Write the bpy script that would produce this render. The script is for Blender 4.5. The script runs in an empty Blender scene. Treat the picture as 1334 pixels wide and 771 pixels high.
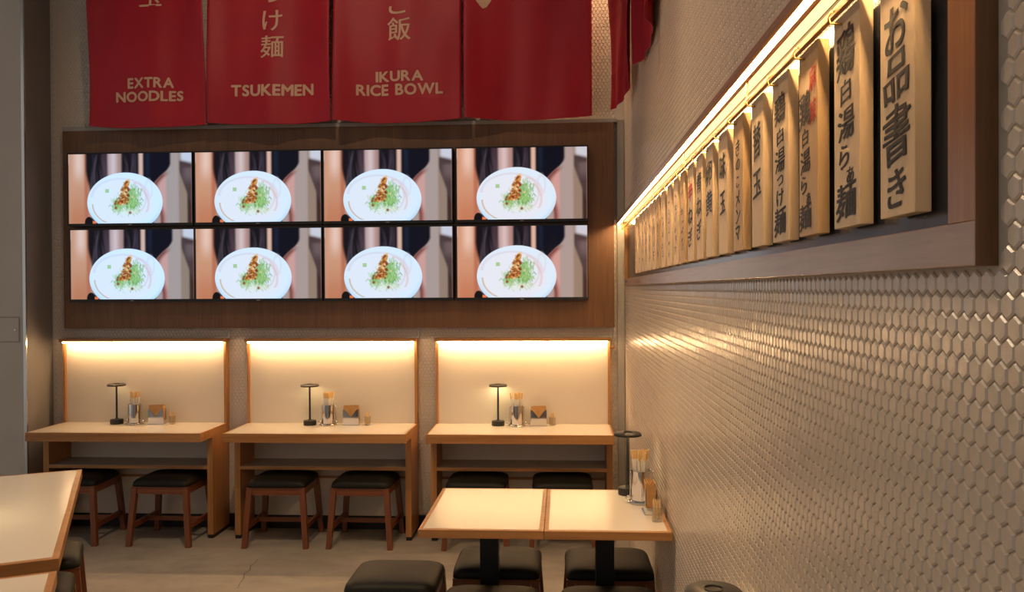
import bpy, bmesh, math, random
import numpy as np
from mathutils import Matrix, Vector
random.seed(7); rng = np.random.default_rng(7)
PI = math.pi
sc = bpy.context.scene
COL = sc.collection

# ------------------------------------------------------------------ camera
cam_d = bpy.data.cameras.new('camera')
cam = bpy.data.objects.new('camera', cam_d); COL.objects.link(cam)
FPX = 1112.93
CR = (0.99819078, 0.05989464, -0.00527327)
CU = (0.00479664, 0.00809879, 0.9999557)
CF = (-0.0599347, 0.99817185, -0.00779685)
CP = (-0.413559, -5.743059, 1.619940)
cam.matrix_world = Matrix(((CR[0], CU[0], -CF[0], CP[0]), (CR[1], CU[1], -CF[1], CP[1]),
                           (CR[2], CU[2], -CF[2], CP[2]), (0, 0, 0, 1)))
cam_d.sensor_fit = 'HORIZONTAL'; cam_d.sensor_width = 36.0; cam_d.lens = FPX / 1334 * 36
cam_d.clip_start = 0.05
sc.camera = cam
# ------------------------------------------------------------------ world, exposure
w = bpy.data.worlds.new('world'); sc.world = w; w.use_nodes = True
w.node_tree.nodes['Background'].inputs[0].default_value = (1.0, 0.93, 0.86, 1)
w.node_tree.nodes['Background'].inputs[1].default_value = 0.37
sc.view_settings.view_transform = 'Standard'; sc.view_settings.look = 'None'
sc.view_settings.gamma = 1.0; sc.view_settings.use_curve_mapping = False
sc.view_settings.exposure = 0.0
sc.cycles.use_denoising = True
sc.cycles.max_bounces = 8; sc.cycles.diffuse_bounces = 4; sc.cycles.glossy_bounces = 4
sc.cycles.transmission_bounces = 6; sc.cycles.caustics_reflective = False; sc.cycles.caustics_refractive = False
sc.cycles.sample_clamp_indirect = 4.0
# light levels
LED_BOOTH = 70.0; LED_MENU = 210.0; TV_LEVEL = 1.0
LAMP_LEVEL = 9.0
WARM = (1.0, 0.63, 0.30)

# ------------------------------------------------------------------ materials
MATS = {}
def mat(name, color, rough=0.5, metal=0.0, spec=0.5, var=0.0, var_scale=8.0, bump=0.0, bump_scale=60.0, coat=0.0, sheen=0.0, trans=0.0, ior=1.45, stretch=None):
    m = bpy.data.materials.new(name); m.use_nodes = True
    nt = m.node_tree; b = nt.nodes['Principled BSDF']
    b.inputs['Base Color'].default_value = (*color, 1); b.inputs['Roughness'].default_value = rough
    b.inputs['Metallic'].default_value = metal; b.inputs['Specular IOR Level'].default_value = spec
    b.inputs['Coat Weight'].default_value = coat; b.inputs['Coat Roughness'].default_value = 0.08
    b.inputs['Sheen Weight'].default_value = sheen
    b.inputs['Transmission Weight'].default_value = trans; b.inputs['IOR'].default_value = ior
    if var or bump:
        tc = nt.nodes.new('ShaderNodeTexCoord'); mp = nt.nodes.new('ShaderNodeMapping')
        nt.links.new(tc.outputs['Object'], mp.inputs['Vector'])
        if stretch: mp.inputs['Scale'].default_value = stretch
    if var:
        n = nt.nodes.new('ShaderNodeTexNoise'); n.inputs['Scale'].default_value = var_scale; n.inputs['Detail'].default_value = 6
        nt.links.new(mp.outputs[0], n.inputs['Vector'])
        r = nt.nodes.new('ShaderNodeValToRGB')
        r.color_ramp.elements[0].position = 0.3; r.color_ramp.elements[1].position = 0.7
        r.color_ramp.elements[0].color = (*[c * (1 - var) for c in color], 1)
        r.color_ramp.elements[1].color = (*[min(1, c * (1 + var)) for c in color], 1)
        nt.links.new(n.outputs['Fac'], r.inputs['Fac']); nt.links.new(r.outputs[0], b.inputs['Base Color'])
    if bump:
        n2 = nt.nodes.new('ShaderNodeTexNoise'); n2.inputs['Scale'].default_value = bump_scale; n2.inputs['Detail'].default_value = 4
        nt.links.new(mp.outputs[0], n2.inputs['Vector'])
        bp = nt.nodes.new('ShaderNodeBump'); bp.inputs['Strength'].default_value = bump; bp.inputs['Distance'].default_value = 0.01
        nt.links.new(n2.outputs['Fac'], bp.inputs['Height']); nt.links.new(bp.outputs[0], b.inputs['Normal'])
    MATS[name] = m; return m

def wood(name, dark, light, axis, rough=0.42, fine=1.0, coat=0.0):
    """grain running along `axis` of the object"""
    m = bpy.data.materials.new(name); m.use_nodes = True
    nt = m.node_tree; b = nt.nodes['Principled BSDF']; b.inputs['Roughness'].default_value = rough
    b.inputs['Coat Weight'].default_value = coat; b.inputs['Coat Roughness'].default_value = 0.25
    tc = nt.nodes.new('ShaderNodeTexCoord'); mp = nt.nodes.new('ShaderNodeMapping')
    s = [55 * fine, 55 * fine, 55 * fine]; s['xyz'.index(axis)] = 2.2 * fine
    mp.inputs['Scale'].default_value = s; nt.links.new(tc.outputs['Object'], mp.inputs['Vector'])
    n = nt.nodes.new('ShaderNodeTexNoise'); n.inputs['Scale'].default_value = 1.0; n.inputs['Detail'].default_value = 8
    n.inputs['Roughness'].default_value = 0.65; n.inputs['Distortion'].default_value = 0.4
    nt.links.new(mp.outputs[0], n.inputs['Vector'])
    mp2 = nt.nodes.new('ShaderNodeMapping'); s2 = [9, 9, 9]; s2['xyz'.index(axis)] = 0.7
    mp2.inputs['Scale'].default_value = s2; nt.links.new(tc.outputs['Object'], mp2.inputs['Vector'])
    n2 = nt.nodes.new('ShaderNodeTexNoise'); n2.inputs['Scale'].default_value = 1.0; n2.inputs['Detail'].default_value = 3
    nt.links.new(mp2.outputs[0], n2.inputs['Vector'])
    mx = nt.nodes.new('ShaderNodeMath'); mx.operation = 'MULTIPLY_ADD'
    nt.links.new(n2.outputs['Fac'], mx.inputs[0]); mx.inputs[1].default_value = 0.5
    sb = nt.nodes.new('ShaderNodeMath'); sb.operation = 'MULTIPLY_ADD'; sb.inputs[1].default_value = 0.7; sb.inputs[2].default_value = -0.1
    nt.links.new(n.outputs['Fac'], sb.inputs[0]); nt.links.new(sb.outputs[0], mx.inputs[2])
    r = nt.nodes.new('ShaderNodeValToRGB'); r.color_ramp.elements[0].position = 0.3; r.color_ramp.elements[1].position = 0.7
    r.color_ramp.elements[0].color = (*dark, 1); r.color_ramp.elements[1].color = (*light, 1)
    nt.links.new(mx.outputs[0], r.inputs['Fac']); nt.links.new(r.outputs[0], b.inputs['Base Color'])
    bp = nt.nodes.new('ShaderNodeBump'); bp.inputs['Strength'].default_value = 0.12; bp.inputs['Distance'].default_value = 0.004
    nt.links.new(n.outputs['Fac'], bp.inputs['Height']); nt.links.new(bp.outputs[0], b.inputs['Normal'])
    MATS[name] = m; return m

def emit(name, color, strength):
    m = bpy.data.materials.new(name); m.use_nodes = True; nt = m.node_tree
    nt.nodes.remove(nt.nodes['Principled BSDF'])
    e = nt.nodes.new('ShaderNodeEmission'); e.inputs[0].default_value = (*color, 1); e.inputs[1].default_value = strength
    nt.links.new(e.outputs[0], nt.nodes['Material Output'].inputs[0]); MATS[name] = m; return m

for ax in 'xyz':
    wood('oak_' + ax, (0.31, 0.130, 0.038), (0.52, 0.255, 0.085), ax, 0.4)
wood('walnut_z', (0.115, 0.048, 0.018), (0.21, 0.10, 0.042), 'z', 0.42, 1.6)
for ax in 'xyz':
    wood('stoolwood_' + ax, (0.13, 0.037, 0.013), (0.22, 0.068, 0.024), ax, 0.38)
wood('frame_y', (0.30, 0.195, 0.135), (0.45, 0.31, 0.23), 'y', 0.24)
wood('frame_z', (0.25, 0.115, 0.050), (0.38, 0.19, 0.092), 'z', 0.3)
wood('plaque_a', (0.66, 0.45, 0.25), (0.80, 0.59, 0.36), 'z', 0.5)
wood('plaque_b', (0.52, 0.31, 0.135), (0.66, 0.43, 0.21), 'z', 0.5)
wood('chopstick', (0.74, 0.47, 0.18), (0.86, 0.61, 0.28), 'z', 0.5)
mat('laminate', (0.76, 0.68, 0.58), 0.21, var=0.02, var_scale=3)
mat('laminate_panel', (0.74, 0.66, 0.56), 0.5, var=0.02, var_scale=3)
mat('laminate_grey', (0.42, 0.38, 0.33), 0.45)
mat('leather', (0.0085, 0.0085, 0.0060), 0.55, spec=0.30, var=0.15, var_scale=5, bump=0.06, bump_scale=220)
mat('black_metal', (0.010, 0.009, 0.009), 0.4, metal=0.2)
mat('black_plastic', (0.012, 0.012, 0.013), 0.35)
mat('lamp_black', (0.035, 0.033, 0.030), 0.38, metal=0.3)
mat('lamp_ring', (0.008, 0.008, 0.008), 0.3)
mat('chrome', (0.80, 0.77, 0.74), 0.09, metal=1.0)
mat('brass', (0.70, 0.46, 0.14), 0.28, metal=1.0)
mat('kraft', (0.52, 0.29, 0.11), 0.8, var=0.12, var_scale=30)
mat('paper', (0.80, 0.76, 0.70), 0.75)
def thin_glass():
    m = bpy.data.materials.new('glass'); m.use_nodes = True; nt = m.node_tree; nt.nodes.remove(nt.nodes['Principled BSDF'])
    t = nt.nodes.new('ShaderNodeBsdfTransparent'); t.inputs[0].default_value = (.93, .93, .92, 1)
    g = nt.nodes.new('ShaderNodeBsdfGlossy'); g.inputs['Roughness'].default_value = .05
    f = nt.nodes.new('ShaderNodeLayerWeight'); f.inputs[0].default_value = .12
    x = nt.nodes.new('ShaderNodeMixShader'); nt.links.new(f.outputs[1], x.inputs[0]); nt.links.new(t.outputs[0], x.inputs[1]); nt.links.new(g.outputs[0], x.inputs[2])
    nt.links.new(x.outputs[0], nt.nodes['Material Output'].inputs[0]); MATS['glass'] = m
thin_glass()
mat('toothpick', (0.80, 0.60, 0.32), 0.6)
mat('banner', (0.40, 0.007, 0.022), 0.52, var=0.10, var_scale=2.5, bump=0.08, bump_scale=500)
mat('banner_print', (0.66, 0.42, 0.29), 0.7)
mat('banner_white', (0.80, 0.74, 0.68), 0.7)
mat('ink', (0.018, 0.016, 0.016), 0.55)
mat('ink_blue', (0.020, 0.035, 0.075), 0.55)
mat('ink_red', (0.62, 0.06, 0.03), 0.55)
mat('tile', (0.70, 0.585, 0.465), 0.24, var=0.05, var_scale=22, bump=0.05, bump_scale=90)
mat('grout', (0.58, 0.48, 0.38), 0.75, var=0.1, var_scale=20)
mat('tile_back', (0.66, 0.585, 0.51), 0.3)
mat('plaster', (0.55, 0.51, 0.48), 0.7, var=0.04, var_scale=4, bump=0.1, bump_scale=30)
mat('pillar_white', (0.58, 0.54, 0.50), 0.5, var=0.03, var_scale=3)
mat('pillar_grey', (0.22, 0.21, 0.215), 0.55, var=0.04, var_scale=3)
mat('steel', (0.72, 0.71, 0.70), 0.25, metal=0.9)
mat('grey_trim', (0.36, 0.34, 0.32), 0.45)
mat('white_bracket', (0.62, 0.60, 0.57), 0.5)
mat('backboard', (0.05, 0.05, 0.055), 0.16)
mat('ceiling_paint', (0.30, 0.28, 0.26), 0.8)
mat('black_base', (0.008, 0.007, 0.006), 0.5)
emit('led_booth', WARM, LED_BOOTH); emit('led_menu', (1.0, 0.64, 0.29), LED_MENU); emit('underside_glow', (1.0, 0.60, 0.22), 2.6)
emit('lamp_led', (1.0, 0.80, 0.42), LAMP_LEVEL); emit('down_led', (1.0, 0.80, 0.58), 6.0)

def floor_mat():
    m = bpy.data.materials.new('concrete'); m.use_nodes = True; nt = m.node_tree; b = nt.nodes['Principled BSDF']
    tc = nt.nodes.new('ShaderNodeTexCoord')
    def noise(scale, det, dist=0.0, st=None):
        mp = nt.nodes.new('ShaderNodeMapping'); nt.links.new(tc.outputs['Object'], mp.inputs['Vector'])
        if st: mp.inputs['Scale'].default_value = st; mp.inputs['Rotation'].default_value = (0, 0, 0.5)
        n = nt.nodes.new('ShaderNodeTexNoise'); n.inputs['Scale'].default_value = scale; n.inputs['Detail'].default_value = det
        n.inputs['Distortion'].default_value = dist; nt.links.new(mp.outputs[0], n.inputs['Vector']); return n
    a = noise(1.6, 8, 1.2, (1, 2.6, 1)); c = noise(9, 8, 0.5); d = noise(130, 3)
    r = nt.nodes.new('ShaderNodeValToRGB')
    r.color_ramp.elements[0].position = 0.28; r.color_ramp.elements[1].position = 0.74
    r.color_ramp.elements[0].color = (0.245, 0.215, 0.185, 1); r.color_ramp.elements[1].color = (0.42, 0.375, 0.325, 1)
    mx = nt.nodes.new('ShaderNodeMix'); mx.data_type = 'FLOAT'; mx.inputs[0].default_value = 0.35
    nt.links.new(a.outputs['Fac'], mx.inputs[2]); nt.links.new(c.outputs['Fac'], mx.inputs[3])
    nt.links.new(mx.outputs[0], r.inputs['Fac']); nt.links.new(r.outputs[0], b.inputs['Base Color'])
    b.inputs['Roughness'].default_value = 0.42
    bp = nt.nodes.new('ShaderNodeBump'); bp.inputs['Strength'].default_value = 0.08; bp.inputs['Distance'].default_value = 0.005
    nt.links.new(d.outputs['Fac'], bp.inputs['Height']); nt.links.new(bp.outputs[0], b.inputs['Normal'])
    MATS['concrete'] = m
floor_mat()

# ------------------------------------------------------------------ mesh builder
class MB:
    def __init__(s): s.v = []; s.f = []
    def add(s, v, f):
        o = len(s.v); s.v += [tuple(p) for p in v]; s.f += [tuple(i + o for i in q) for q in f]; return s
    def box(s, x0, x1, y0, y1, z0, z1, bev=0.0):
        if bev <= 0:
            return s.add([(x0,y0,z0),(x1,y0,z0),(x1,y1,z0),(x0,y1,z0),(x0,y0,z1),(x1,y0,z1),(x1,y1,z1),(x0,y1,z1)],
                [(0,3,2,1),(4,5,6,7),(0,1,5,4),(1,2,6,5),(2,3,7,6),(3,0,4,7)])
        bm = bmesh.new(); bmesh.ops.create_cube(bm, size=1)
        for q in bm.verts:
            q.co = Vector(((x0+x1)/2 + q.co.x*(x1-x0), (y0+y1)/2 + q.co.y*(y1-y0), (z0+z1)/2 + q.co.z*(z1-z0)))
        bmesh.ops.bevel(bm, geom=list(bm.edges), offset=bev, segments=2, affect='EDGES', profile=0.6)
        bm.verts.index_update()
        s.add([q.co[:] for q in bm.verts], [[q.index for q in f.verts] for f in bm.faces]); bm.free(); return s
    def hexa(s, b4, t4):
        """bottom 4 and top 4 corners, both counter-clockwise from above"""
        return s.add(list(b4) + list(t4), [(3,2,1,0),(4,5,6,7),(0,1,5,4),(1,2,6,5),(2,3,7,6),(3,0,4,7)])
    def lathe(s, prof, n=24, c=(0, 0), cap0=True, cap1=True):
        V = []; F = []
        for r, z in prof:
            for k in range(n):
                a = 2*PI*k/n; V.append((c[0]+r*math.cos(a), c[1]+r*math.sin(a), z))
        for i in range(len(prof)-1):
            for k in range(n):
                k2 = (k+1) % n; F.append((i*n+k, i*n+k2, (i+1)*n+k2, (i+1)*n+k))
        if cap0: F.append(tuple(range(n))[::-1])
        if cap1: F.append(tuple((len(prof)-1)*n+k for k in range(n)))
        return s.add(V, F)
    def tube(s, pts, r, n=8, closed=False):
        P = [Vector(p) for p in pts]; V = []; F = []; m = len(P)
        for i, p in enumerate(P):
            if closed: t = P[(i+1) % m] - P[i-1]
            else: t = P[min(i+1, m-1)] - P[max(i-1, 0)]
            t.normalize(); a = Vector((0,0,1)) if abs(t.z) < .9 else Vector((1,0,0))
            u = t.cross(a).normalized(); q = t.cross(u)
            rr = r[i] if isinstance(r, (list, tuple)) else r
            for k in range(n):
                an = 2*PI*k/n; V.append(p + (u*math.cos(an) + q*math.sin(an))*rr)
        for i in range(m if closed else m-1):
            j = (i+1) % m
            for k in range(n):
                k2 = (k+1) % n; F.append((i*n+k, i*n+k2, j*n+k2, j*n+k))
        if not closed: F += [tuple(range(n))[::-1], tuple((m-1)*n+k for k in range(n))]
        return s.add(V, F)
    def build(s, name, m, parent=None, smooth=False):
        me = bpy.data.meshes.new(name); me.from_pydata([tuple(p) for p in s.v], [], s.f)
        bm = bmesh.new(); bm.from_mesh(me); bmesh.ops.recalc_face_normals(bm, faces=bm.faces); bm.to_mesh(me); bm.free()
        return link(name, me, m, parent, smooth)

def link(name, me, m, parent=None, smooth=False):
    me.materials.append(MATS[m] if isinstance(m, str) else m)
    if smooth: me.shade_smooth()
    if smooth == 'auto':
        me.set_sharp_from_angle(angle=math.radians(38))
    o = bpy.data.objects.new(name, me); COL.objects.link(o)
    if parent: o.parent = parent
    return o
def tag(o, label=None, cat=None, group=None, kind=None):
    for k, v in (('label', label), ('category', cat), ('group', group), ('kind', kind)):
        if v: o[k] = v
    return o
def thing(name, label, cat, loc=(0,0,0), rz=0.0, group=None):
    o = bpy.data.objects.new(name, None); o.empty_display_size = 0.05; COL.objects.link(o)
    o.location = loc; o.rotation_euler = (0, 0, rz); return tag(o, label, cat, group)
def copy_tree(o, parent=None):
    c = o.copy(); COL.objects.link(c)
    if parent: c.parent = parent
    for ch in list(o.children): copy_tree(ch, c)
    return c
def structure(o): return tag(o, kind='structure')

# ------------------------------------------------------------------ room shell
ZC = 4.5
floor = structure(MB().box(-7.0, 0.2, -7.5, 0.2, -0.1, 0.0).build('floor', 'concrete'))
ck = [(-2.262, -.70), (-2.252, -.77), (-2.258, -.83), (-2.236, -.90), (-2.243, -.97), (-2.218, -1.04), (-2.212, -1.11), (-2.192, -1.20)]
MB().add([(x+sx*(.0022-.0003*abs(i-3)), y, .0006) for i, (x, y) in enumerate(ck) for sx in (-1, 1)], [(2*i, 2*i+1, 2*i+3, 2*i+2) for i in range(len(ck)-1)]).build('crack', 'black_base', floor)
structure(MB().box(-7.0, 0.2, -7.5, 0.2, ZC, ZC + .1).build('ceiling', 'ceiling_paint'))
wall_back = structure(MB().box(-7.0, 0.0, 0.0, 0.15, 0.0, ZC).build('wall_back', 'plaster'))
wall_right = structure(MB().box(0.0, 0.15, -7.5, 0.15, 0.0, ZC).build('wall_right', 'grout'))

# hexagonal wall tiles -------------------------------------------------
PW = 0.025; PH = PW * 0.866025; RC = 0.0234 / 2 / 0.866025
def hexring(r, d): return [(r*math.sin(PI/3*k), r*math.cos(PI/3*k), d) for k in range(6)]
T3V = np.array(hexring(RC, 0) + hexring(RC*.97, .0018) + hexring(RC*.82, .0036))
T3F = [tuple(range(12, 18))] + [(a*6+k, a*6+(k+1) % 6, (a+1)*6+(k+1) % 6, (a+1)*6+k) for a in (0, 1) for k in range(6)]
T2V = np.array(hexring(RC, 0) + hexring(RC*.80, .0038))
T2F = [tuple(range(6, 12))] + [(k, (k+1) % 6, 6+(k+1) % 6, 6+k) for k in range(6)]

def tile_centres(s0, s1, t0, t1, keep):
    out = []
    for j in range(int(math.ceil(t0/PH)), int(t1/PH)+1):
        t = j*PH; off = PW/2 if j % 2 else 0
        k = np.arange(int(s0/PW), int(s1/PW)+1)*PW + off
        for s_ in k:
            if s0+RC <= s_ <= s1-RC and t0+RC <= t <= t1-RC and keep(s_, t): out.append((s_, t))
    return np.array(out)
def tile_field(name, C, fv, ff, place, m, parent):
    """one mesh of many tiles; place maps (s, t, d) arrays to xyz"""
    n = len(C); nv = len(fv)
    tilt = rng.normal(0, 0.014, (n, 1, 2))
    s_ = C[:, None, 0] + fv[None, :, 0]; t = C[:, None, 1] + fv[None, :, 1]
    d = fv[None, :, 2] + (fv[None, :, 2] > 0)*(tilt[..., 0]*fv[None, :, 0] + tilt[..., 1]*fv[None, :, 1])
    V = place(s_, t, d).reshape(-1, 3)
    loops = np.concatenate([np.array(f) for f in ff]); ln = np.array([len(f) for f in ff])
    L = (loops[None, :] + (np.arange(n)*nv)[:, None]).ravel(); LT = np.tile(ln, n)
    me = bpy.data.meshes.new(name)
    me.vertices.add(len(V)); me.vertices.foreach_set('co', V.astype(np.float32).ravel())
    me.loops.add(len(L)); me.loops.foreach_set('vertex_index', L.astype(np.int32))
    me.polygons.add(len(LT)); me.polygons.foreach_set('loop_start', np.concatenate([[0], np.cumsum(LT)[:-1]]).astype(np.int32))
    me.update(calc_edges=True); me.validate(); me.shade_flat()
    o = link(name, me, m, parent); tag(o, kind='stuff'); return o
# right wall: s = -y (towards the camera), t = z, seen from -x
FR_Z0, FR_Z1, FR_Y0, FR_Y1 = 1.640, 2.075, -4.902, -0.22
def keep_r(s_, t): return not (FR_Z0-.012 < t < FR_Z1+.014 and s_ < 4.914)
CR_ = tile_centres(0.004, 5.7, 0.0, 3.72, keep_r)
def proj(x, y, z):
    dx, dy, dz = x-CP[0], y-CP[1], z-CP[2]
    zz = dx*CF[0]+dy*CF[1]+dz*CF[2]
    return 667+FPX*(dx*CR[0]+dy*CR[1]+dz*CR[2])/zz, 385.5-FPX*(dx*CU[0]+dy*CU[1]+dz*CU[2])/zz, zz
px, py, zz = proj(np.zeros(len(CR_)), -CR_[:, 0], CR_[:, 1])
vis = (zz > .3) & (px > 0) & (px < 1334) & (py > 0) & (py < 771)
size = np.where(vis, 1/np.maximum(zz, .1)**3, 0)
order = np.argsort(-size); near = order[:300]; rest = order[300:]
place_r = lambda s_, t, d: np.stack([-d, -s_, t], -1)
mid = rest[CR_[rest, 0] > 2.6]; far = rest[CR_[rest, 0] <= 2.6]
tile_field('tile_field', CR_[mid], T3V, T3F, place_r, 'tile', wall_right)
tile_field('tile_field', CR_[far], T2V, T2F, place_r, 'tile', wall_right)
tme = bpy.data.meshes.new('tile'); tme.from_pydata([(-d, -s_, t) for s_, t, d in T3V], [], T3F); tme.materials.append(MATS['tile'])
for i in near:
    o = bpy.data.objects.new('tile', tme); COL.objects.link(o); o.parent = wall_right
    o.location = (0, -CR_[i, 0], CR_[i, 1]); o.rotation_euler = (0, rng.normal(0, .012), rng.normal(0, .012))
# back wall tiles, only where the wall is bare
COUNTERS = [(-3.857, -2.708), (-2.563, -1.398), (-1.271, -0.105)]
BX0, BX1, BZ0, BZ1 = -3.844, -0.076, 1.366, 2.721
def keep_b(s_, t):
    if BX0+.03 < s_ < BX1-.03 and BZ0+.02 < t < BZ1-.02: return False
    if t < 1.27 and any(a+.02 < s_ < b-.02 for a, b in COUNTERS): return False
    return True
CB = tile_centres(-3.955, -0.055, 0.092, 3.75, keep_b)
tile_field('tile_field', CB, T2V, T2F, lambda s_, t, d: np.stack([s_, -d, t], -1), 'tile_back', wall_back)

structure(MB().box(-3.95, -.05, -.012, 0.0, 0.0, 0.09).build('baseboard_back', 'black_base'))
# pillar at the left, its steel corner edge and the access panel
pil = structure(MB().box(-7.0, -3.967, -.30, 0.0, 0, ZC).build('wall_left', 'pillar_white'))
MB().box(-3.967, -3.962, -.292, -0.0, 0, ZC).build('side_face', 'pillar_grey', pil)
MB().box(-3.978, -3.958, -.304, -.290, 0, ZC).build('corner_edge', 'steel', pil)
hp = thing('access_panel', 'pale flush access panel on the white pillar at the left edge', 'panel', (-4.10, -.30, 1.37))
MB().box(-.20, .092, -.006, .0, -.077, .079, .002).build('door', 'pillar_white', hp)
MB().box(-.207, .099, -.003, .0, -.084, .086).build('frame', 'grey_trim', hp)
MB().lathe([(.006, 0), (.006, .004)], 12).build('lock', 'steel', hp).matrix_local = Matrix.Translation((.07, -.006, 0)) @ Matrix.Rotation(PI/2, 4, 'X')
# corner trims
structure(MB().box(-.054, -.006, -.034, 0.0, 0.0, 2.745, .003).build('trim_1', 'grey_trim'))
structure(MB().box(BX0, -.0545, -.058, 0.0, 2.7215, 2.747, .003).build('trim_2', 'grey_trim'))

# ------------------------------------------------------------------ screens
board = thing('wood_wall_panel', 'dark brown wood-grain panel behind the eight screens', 'wall panel', (0, 0, 0))
MB().box(BX0, BX1, -.06, -.004, BZ0, BZ1, .002).build('panel', 'walnut_z', board)
MB().box(BX0+.1, BX1-.1, -.009, -.0005, BZ0+.1, BZ1-.1).build('batten', 'black_base', board)

def screen_picture(nx=264, ny=150):
    u, v = np.meshgrid((np.arange(nx)+.5)/nx, (np.arange(ny)+.5)/ny)   # v down
    img = np.zeros((ny, nx, 3))
    def sm(e0, e1, x): t = np.clip((x-e0)/(e1-e0+1e-9), 0, 1); return t*t*(3-2*t)
    def put(mask, col): 
        nonlocal img
        col = np.array(col, float); col = col if col.ndim == 3 else col[None, None, :]
        img = img*(1-mask[..., None]) + col*mask[..., None]
    def band(x0, x1, s=.006): return sm(x0-s, x0+s, u)*(1-sm(x1-s, x1+s, u))
    S = lambda *c: tuple((np.array(c)/255.0)**2.2)
    r = np.random.default_rng(3)
    put(np.ones((ny, nx)), S(172, 152, 144))
    # skin, left arm
    put(band(-.1, .17), S(208, 150, 118)); put(band(.05, .12, .04)*(1-sm(.15, .5, v)), S(236, 196, 176))
    put(band(.0, .17, .05)*sm(.4, 1, v), S(196, 124, 90)); put(band(.13, .165, .012), S(186, 112, 84))
    # hair
    e1 = .14 + .05*sm(.2, .7, v)
    put(sm(e1-.012, e1+.012, u)*(1-sm(.305, .33, u)), S(20, 18, 26)); put(band(.27, .315, .018)*(1-sm(.25, .55, v)), S(66, 48, 56))
    put(band(.325, .43, .010), S(196, 164, 160)); put(band(.35, .38, .015), S(216, 190, 186)); put(band(.40, .43, .012), S(176, 136, 126))
    put(band(.43, .575, .010), S(22, 18, 28)); put(band(.515, .55, .014), S(56, 44, 54))
    put(band(.575, .605, .007), S(224, 178, 156))
    for _ in range(70):
        x = r.choice([r.uniform(.17, .32), r.uniform(.44, .57)]); wd = r.uniform(.002, .006); c0 = r.uniform(0, .3)
        put(.30*np.exp(-((u-x-.02*np.sin(v*5+x*40))/wd)**2)*sm(c0-.1, c0+.1, v)*(u > e1), S(*([96, 84, 96] if r.random() < .5 else [6, 6, 12])))
    # navy sleeve
    e2 = .83 - .14*sm(.14, .50, v)
    put(sm(.60, .612, u)*(1-sm(e2-.008, e2+.008, u)), S(9, 15, 30)); put(.35*band(.63, .66, .015)*(1-sm(.2, .45, v)), S(40, 52, 74))
    # right arm
    a0 = e2 - .004 + .06*sm(.5, .95, v)
    put(sm(a0-.012, a0+.012, u)*(1-sm(.782, .80, u))*sm(.24, .34, v), S(208, 156, 146))
    put(sm(a0-.012, a0+.012, u)*(1-sm(a0+.005, a0+.06, u))*sm(.24, .34, v), S(120, 58, 50))
    # background right: wall, tan pillar, dark chair back with a pale top
    put(band(.895, .965, .010), S(150, 126, 108)); put(sm(.955, .97, u)*sm(.3, .6, v), S(64, 44, 40))
    put(sm(.893, .908, u)*sm(.09, .14, v)*(1-sm(.0, .10, v-.22-(u-.90)*5.0)), S(78, 60, 60))
    put(.7*sm(.90, .97, u)*sm(.18, .25, v)*(1-sm(.3, .5, v)), S(120, 100, 98))
    put(sm(.895, .93, u)*(1-sm(.06, .13, v-(u-.9)*.5)), S(206, 204, 212))
    for _ in range(2): img = (img + np.roll(img, 1, 1) + np.roll(img, -1, 1))/3
    # black glove / item at the lower left of the plate
    put(np.clip(1-sm(.9, 1.05, np.hypot((u-.165)/.035, (v-.99)/.09)), 0, 1), S(16, 16, 20))
    put(band(.195, .225, .004)*sm(.955, .97, v), S(235, 120, 70))
    # plate
    q = np.hypot((u-.458)/.308, (v-.70)/.432)
    put(1-sm(.985, 1.0, q), S(222, 238, 250)); put((1-sm(.985, 1.0, q))*sm(.86, .99, q)*sm(.6, 1, v), S(196, 224, 246))
    q2 = np.hypot((u-.44)/.255, (v-.70)/.335)
    put(1-sm(.96, 1.0, q2), S(230, 235, 244))
    ring = lambda cx, cy, ax, ay, wd: np.exp(-((np.hypot((u-cx)/ax, (v-cy)/ay)-1)/wd)**2)
    put(.55*ring(.42, .62, .23, .26, .05)*(v < .62), S(220, 200, 208))
    put(.6*ring(.53, .64, .10, .22, .07)*(u > .53), S(222, 196, 196)); put(.45*ring(.65, .52, .03, .13, .2), S(214, 206, 216))
    put(.8*ring(.40, .72, .205, .30, .03)*(u < .34)*(v > .72)*(v < .99), S(206, 160, 104))
    put(.6*ring(.44, .72, .21, .30, .04)*(u > .58)*(v > .5)*(v < .85), S(224, 184, 170))
    # leek strands
    for _ in range(620):
        cx, cy = .505+r.normal(0, .036), .66+r.normal(0, .085)
        if r.random() < .2: cx, cy = .40+r.normal(0, .02), .74+r.normal(0, .05)
        a = r.normal(1.4, .5); L = r.uniform(.015, .045); wd = r.uniform(.004, .008)
        du, dv = (u-cx)*1.76, v-cy
        p_, n_ = du*math.cos(a)+dv*math.sin(a), -du*math.sin(a)+dv*math.cos(a)
        k = np.exp(-(p_/L)**4-(n_/wd)**2)
        g = r.random(); put(.8*k, S(70+130*g, 148+75*g, 44+120*g))
    put(np.exp(-(((u-.49)/.10)**2+((v-.84)/.05)**2)**2)*.55, S(226, 238, 206))
    # minced meat heap
    for _ in range(320):
        t = r.random(); cx = .478-.045*t+r.normal(0, .006+.018*t); cy = .40+.32*t+r.normal(0, .012); rad = r.uniform(.006, .013)
        k = np.exp(-(((u-cx)/rad)**2+((v-cy)/(rad*1.5))**2)**2)
        put(.9*k, S(*[(196, 126, 48), (150, 78, 30), (222, 160, 84), (112, 40, 24), (236, 200, 150)][r.integers(5)]))
    for cx, cy in ((.49, .52), (.435, .69), (.38, .72), (.385, .78), (.50, .85)):
        put(.9*np.exp(-(((u-cx)/.012)**2+((v-cy)/.022)**2)**2), S(140, 40, 18))
    put(.8*(np.abs(u-.315) < .014)*(np.abs(v-.535) < .028), S(150, 196, 110))
    return np.clip(img, 0, 1)
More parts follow.
